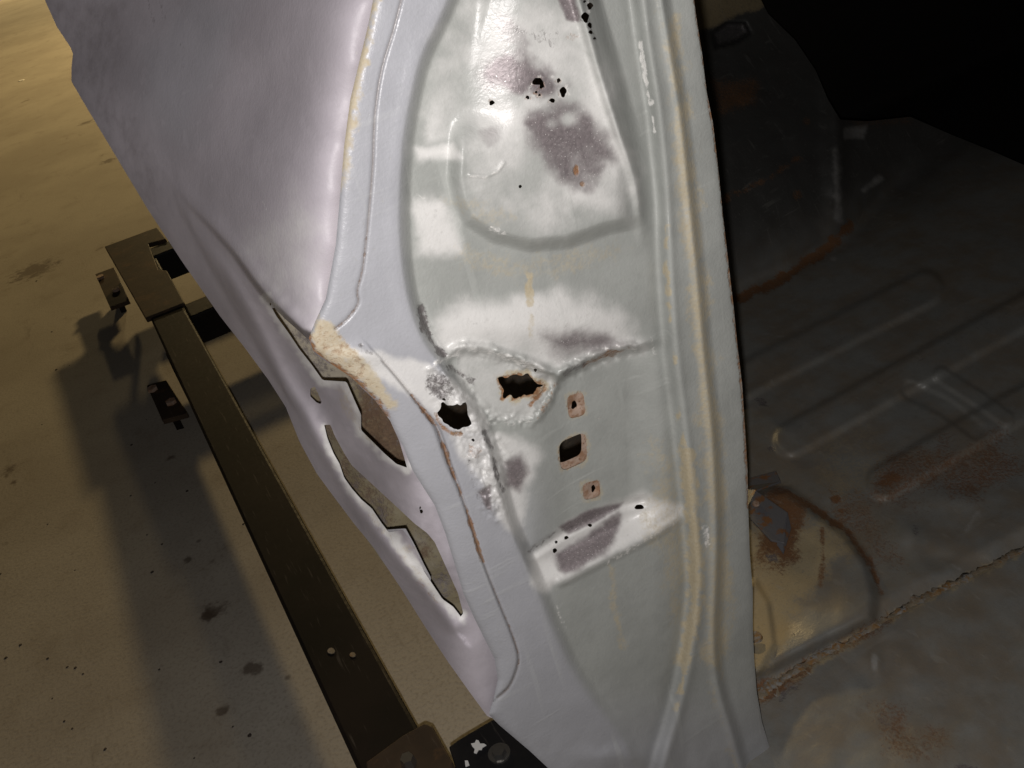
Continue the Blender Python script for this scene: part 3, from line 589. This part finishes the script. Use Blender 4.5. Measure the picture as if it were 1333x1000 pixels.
def cab_mask(px, py):
    Z = np.zeros_like(px)
    rust = np.maximum.reduce([.85*stroke(px, py, [(950, 392), (1000, 374), (1045, 345), (1082, 318), (1102, 296)], 7, 6, 8, 1), .9*blob(px, py, [(978, 650), (1010, 635), (1050, 650), (1040, 690), (1040, 740), (985, 730)], 18, 20, 2)*.85,
        .75*stroke(px, py, [(1020, 640), (1070, 668), (1105, 695), (1135, 735), (1145, 770)], 4, 4, 5, 3), .6*stroke(px, py, [(1070, 690), (1072, 730), (1068, 762)], 3, 3, 4, 4), .8*spot(px, py, 1088, 650, 8, 6), .6*spot(px, py, 1095, 664, 5, 5), .75*blob(px, py, [(1130, 632), (1160, 612), (1185, 620), (1160, 640)], 6, 6, 5),
        .7*blob(px, py, [(978, 890), (1020, 880), (1030, 898), (985, 925)], 8, 8, 6), .5*stroke(px, py, BEAD[1:6], 9, 7, 8, 7), .5*blob(px, py, [(920, 100), (985, 100), (990, 140), (930, 150)], 14, 12, 8), .5*blob(px, py, [(1150, 590), (1300, 560), (1340, 620), (1220, 660), (1120, 650)], 26, 30, 9), .42*blob(px, py, [(1040, 600), (1130, 640), (1190, 730), (1140, 760), (1090, 680)], 26, 26, 33),
        .55*spot(px, py, 1038, 254, 7, 8), .45*spot(px, py, 1050, 158, 6, 6), .4*blob(px, py, [(1100, 150), (1180, 140), (1190, 165), (1110, 172)], 10, 8, 10), .5*stroke(px, py, [(940, 260), (1000, 232), (1040, 205)], 4, 4, 6, 11), .35*blob(px, py, [(1120, 900), (1200, 940), (1280, 980), (1150, 990)], 30, 30, 12)])
    dust = np.maximum.reduce([1.0*blob(px, py, [(970, 660), (1010, 680), (1070, 680), (1100, 720), (1060, 775), (1025, 800), (1015, 860), (985, 880)], 22, 22, 13), .8*spot(px, py, 984, 834, 8, 10, .3), .8*blob(px, py, [(890, -20), (1020, -20), (990, 12), (960, 22), (905, 45)], 5, 3, 14),
        .75*stroke(px, py, BEAD[1:5], 8, 6, 6, 15), .6*stroke(px, py, BEAD[5:], 6, 5, 6, 15), .45*blob(px, py, [(1030, 640), (1100, 700), (1110, 740), (1040, 690)], 12, 12, 16), .35*blob(px, py, [(1050, 580), (1140, 560), (1180, 640), (1080, 650)], 20, 20, 17)])
    pale = np.maximum.reduce([.55*stroke(px, py, [(1088, 195), (1090, 260), (1092, 285)], 5, 5, 4, 18), .6*blob(px, py, [(1098, 165), (1130, 162), (1126, 182), (1098, 182)], 3, 3, 19), .6*stroke(px, py, [(1125, 248), (1145, 232)], 5, 4, 4, 20), .5*spot(px, py, 1138, 862, 5, 12), .5*stroke(px, py, [(1230, 738), (1240, 736), (1250, 742)], 2, 2, 4, 21), .45*stroke(px, py, [(1258, 690), (1272, 668)], 2.5, 3, 5, 22),  # first pale stroke paints a highlight down the wall corner
        .35*stroke(px, py, [(962, 430), (1030, 440)], 1, 1), .35*spot(px, py, 1182, 702, 10, 14, .9), .5*spot(px, py, 1085, 337, 5, 4)])
    dark = np.maximum.reduce([.8*blob(px, py, [(980, 518), (992, 516), (1002, 528), (990, 530)], 2, 2, 23), .9*spot(px, py, 1004, 584, 5, 4), .8*stroke(px, py, [(1016, 910), (1028, 897), (1036, 896)], 4, 2, 3, 24), .9*blob(px, py, [(995, 722), (1010, 720), (1014, 733), (1000, 730)], 2, 2, 25), .5*stroke(px, py, [(1010, 733), (1050, 728), (1078, 722)], 1.5, 1.5), .6*stroke(px, py, [(1144, 938), (1158, 944)], 4, 3, 2, 26), .5*stroke(px, py, [(1155, 974), (1165, 978)], 3, 3), .6*spot(px, py, 1156, 707, 5, 5),
        .9*blob(px, py, [(1225, 1005), (1250, 994), (1290, 1000), (1290, 1015)], 3, 3, 27), .6*spot(px, py, 1192, 690, 4, 9), .6*blob(px, py, [(925, 42), (945, 28), (970, 28), (978, 44), (960, 56), (930, 64)], 3, 2, 28), .4*stroke(px, py, [(975, 505), (1060, 460), (1150, 412), (1200, 378)], 2, 2), .45*stroke(px, py, [(1025, 562), (1120, 512), (1230, 450), (1333, 395)], 2, 2), .4*stroke(px, py, [(1140, 625), (1230, 575), (1260, 556)], 2, 2)])
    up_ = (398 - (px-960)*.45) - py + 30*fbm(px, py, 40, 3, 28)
    blue = np.clip(.97*sst(up_, -25, 110), 0, 1)                     # shade painted into the rear wall and hump, darker upwards
    low = sst(py, 420, 640)
    dust = np.clip(1.25*dust + .30*low*np.clip(.3 + 2*fbm(px, py, 55, 4, 96), 0, 1), 0, 1.2); rust = np.clip(1.2*rust + .28*np.clip(.1 + 2.2*fbm(px, py, 45, 4, 97), 0, 1), 0, 1.2)
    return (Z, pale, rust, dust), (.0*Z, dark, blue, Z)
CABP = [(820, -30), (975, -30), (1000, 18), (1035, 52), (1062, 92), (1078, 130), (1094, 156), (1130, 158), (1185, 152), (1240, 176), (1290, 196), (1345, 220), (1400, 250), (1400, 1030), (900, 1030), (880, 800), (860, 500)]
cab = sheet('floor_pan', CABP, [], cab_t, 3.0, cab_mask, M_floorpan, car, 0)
cab['label'] = 'dirty dark grey ribbed floor pan and rear bulkhead with rust streaks'
n = NT('cavity_shade_black'); n.bump(n.noise(60, 3), .4, .003); M_cavity_shade = n.out((.012, .011, .010), .8, 0, .2)  # near-black colour stands in for the shade deep in the cavity
def blocker_t(px, py):
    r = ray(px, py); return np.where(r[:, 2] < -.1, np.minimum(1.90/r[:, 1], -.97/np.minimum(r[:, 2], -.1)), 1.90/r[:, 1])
sheet('light_blocking_sheet', [(800, -900), (1800, -900), (1800, 400), (1420, 290), (1340, 260), (1200, 200), (1070, 190), (960, 150), (790, 150), (790, -900)], [], blocker_t, 10, None, M_cavity_shade, car, .0015)  # added sheet, carried far up to keep lamp light out of the interior
# lumpy sealed weld seam
bm = bmesh.new(); line = smooth_line(BEAD, 12); rg = np.random.RandomState(3); prev = None
tt = cab_t(line[:, 0], line[:, 1]); wp = CAM + ray(line[:, 0], line[:, 1])*tt[:, None]
for i, p in enumerate(wp):
    r = .0050*(1 + .35*rg.randn()) if i % 3 == 0 else r*(1+.12*rg.randn()); r = min(max(r, .002), .009); rings = []
    ax = Vector(wp[min(i+1, len(wp)-1)] - wp[max(i-1, 0)]).normalized(); up = Vector((0, 0, 1)); sd = ax.cross(up).normalized()
    off = Vector((rg.randn()*.0012, rg.randn()*.0012, 0))
    for k in range(8):
        a = k*math.pi/4; rings.append(bm.verts.new(Vector(p) + off + sd*math.cos(a)*r*1.6*(1+.3*rg.randn()) + up*(math.sin(a)*r*.55*(1+.3*rg.randn()) - r*.15)))
    if prev:
        for k in range(8): bm.faces.new([prev[k], prev[(k+1) % 8], rings[(k+1) % 8], rings[k]])
    prev = rings
n = NT('old_seam_sealer'); m1 = n.noise(60, 5, .7); n.bump(n.noise(300, 4), .6, .002)
M_seal = n.out(n.mix(n.ramp(m1, .42, .6), (.19, .155, .105), n.mix(n.ramp(n.noise(150), .4, .6), (.22, .12, .04), (.24, .235, .22))), .8, 0)
bm_obj('weld_seam', bm, M_seal, cab, smooth=True)
# bracket on the floor beside the pillar
def cp(x, y, up=0.0):
    t = float(cab_t(np.array([float(x)]), np.array([float(y)]))[0]); return Vector(CAM + ray(np.float64(x), np.float64(y))*t) + Vector((0, 0, up))
n = NT('bracket_paint'); c_ = n.mix(n.ramp(n.noise(60, 4, .65), .52, .62), (.15, .15, .16), (.22, .11, .05)); n.bump(n.noise(200), .3, .001)
M_brk = n.out(c_, .45, .2)
br = bm_obj('floor_bracket', prism([cp(968, 642, .012), (cp(985, 648, .012)), cp(1026, 676, .012), cp(1022, 716, .012), cp(1004, 712, .012), cp(970, 676, .012)], (0, 0, -.003)), M_brk, car, bevel=.0008)
bm_obj('bracket_flange', prism([cp(960, 634, .010), cp(1011, 620, .010), cp(1017, 634, .010), cp(986, 648, .0135), cp(966, 644, .0135)], (0, 0, -.003)), M_brk, br, bevel=.0006)
bm_obj('rivet', disc(cp(985, 665, .013), .005, .003, 12, top=.8), M_rplate, br)
bm_obj('bracket_lip', prism([cp(1026, 676, .012), cp(1030, 690, .004), cp(1020, 722, .002), cp(1012, 716, .010), cp(1020, 700, .012)], (0, 0, -.002)), M_brk, br)
bm_obj('drain_plug', disc(cp(984, 834, .006), .008, .003, 16, top=.85), M_seal, cab)

# ------------------------------------------------------------------ steel dolly under the car
ZR = -.90
dol = thing('steel_dolly', 'dark steel box-section dolly frame on the concrete below the car shell', 'dolly', (.02, 1.6, 0))
bm_obj('side_rail', box(-.022, .060, .1, 2.70, ZR-.08, ZR), M_rail, dol, bevel=.005)
p = lambda x, y, z=ZR: at_z(x, y, z)
bm_obj('corner_plate', prism([p(x, y, ZR+.006) for x, y in ((136, 321), (204, 296), (216, 311), (193, 317), (206, 351), (217, 352), (240, 394), (189, 414))], (0, 0, -.014)), M_bracket, dol, bevel=.002)
bm_obj('cross_member', box(.03, 1.5, 2.72, 2.80, ZR-.085, ZR-.001), M_black, dol, bevel=.005)
bm_obj('cross_member', box(.061, 1.5, 2.21, 2.30, ZR-.08, ZR-.002), M_rail, dol, bevel=.005)
for q in ([(124, 357), (148, 348), (168, 391), (143, 400)], [(191, 502), (216, 495), (244, 538), (211, 547)]):
    pts = [p(x, y, -.99) for x, y in q]; c = sum(pts, Vector())/4
    ft = bm_obj('foot_plate', prism(pts, (0, 0, -.012)), M_bracket, dol, bevel=.001)
    bm_obj('leg', prism([pts[0]*.3+c*.7, pts[1]*.3+c*.7, pts[2]*.3+c*.7, pts[3]*.3+c*.7], (0, 0, -c.z)), M_rail, ft).location.z = -.008
    bm_obj('bolt', disc(pts[0]*.65+c*.35+Vector((0, 0, .004)), .012, .008, 6), M_rplate, ft)
    bm_obj('bolt', disc(pts[2]*.3+c*.7+Vector((0, 0, .004)), .012, .008, 6), M_rplate, ft)
    bm_obj('leg_gusset', box(-.024, -.0225, c.y-.05, c.y+.05, -1.0, ZR-.01), M_rail, dol)
# near mount: rusty angle plate and black plate bolted to the rail
ang = bm_obj('mount_angle', prism([p(476, 992, -.885), p(524, 957, -.885), p(553, 941, -.885), p(563, 945, -.885), p(588, 990, -.885), p(610, 1030, -.885), p(480, 1040, -.885)], (0, 0, -.014)), M_bracket, dol, bevel=.002)
bm_obj('bolt', disc(p(531, 990, -.879), .009, .012, 6, rot=.3, top=.85), M_zinc, ang)
bp = bm_obj('mount_plate', prism([p(584, 972, -.872), p(598, 962, -.872), p(642, 936, -.872), p(730, 1000, -.872), p(740, 1040, -.872), p(606, 1040, -.872)], (0, 0, -.012)), M_black, dol, bevel=.0015)
bm_obj('bolt', disc(p(650, 981, -.866), .0085, .012, 6, rot=.1, top=.85), M_zinc, bp)
bm_obj('washer', disc(p(650, 981, -.871), .0125, .003, 20), M_zinc, bp)
star = [(613, 968), (618, 967), (620, 963), (623, 964), (625, 968), (630, 968), (633, 970), (628, 973), (627, 976), (623, 976), (620, 981), (617, 980), (618, 975), (615, 972)]
bm_obj('paint_splash', prism([p(x, y, -.8705) for x, y in star], (0, 0, -.001)), M_white, bp)
bm_obj('paint_drip', prism([p(x, y, -.8705) for x, y in ((605, 990), (609, 990), (611, 996), (606, 998))], (0, 0, -.001)), M_white, bp)
for i, (x, y, rr) in enumerate([(431, 847, 5), (459, 852, 4)]):
    bm_obj('paint_spot', prism([p(x+rr*math.cos(a)*(1+.2*math.sin(3*a)), y+rr*.8*math.sin(a), ZR+.0012) for a in np.linspace(0, 6.28, 9)[:-1]], (0, 0, -.001)), M_seal, dol)

# loose crumbs on the concrete
rg = np.random.RandomState(5); bm = bmesh.new()
for x, y, s in [(28, 105, 0)] + [(a, b, 1) for a, b in zip(rg.rand(40)*330, 300 + rg.rand(40)*700)]:
    c = p(x, y, -CAMH)
    if s == 0: continue
    r = .0014 + .002*rg.rand()**2
    g = bmesh.ops.create_icosphere(bm, subdivisions=1, radius=r)
    for v in g['verts']: v.co = Vector((v.co.x*(1+.6*rg.rand()), v.co.y*(1+.6*rg.rand()), v.co.z*.5)) + c
n = NT('dirt_crumb'); M_crumb = n.out((.05, .038, .03), .9, 0)
deb = bm_obj('dirt_crumbs', bm, M_crumb, None); deb['kind'] = 'stuff'; deb['label'] = 'small dark dirt crumbs scattered on the concrete'; deb['category'] = 'dirt'
c = p(28, 105, -CAMH)
chip = bm_obj('paint_chip', prism([c+Vector((.022*math.cos(a), .026*math.sin(a), .003)) for a in (0, .9, 2.0, 3.0, 4.1, 5.2)], (0, 0, -.003)), M_white, None)
chip['label'] = 'white flake lying on the concrete at the far left'; chip['category'] = 'paint chip'
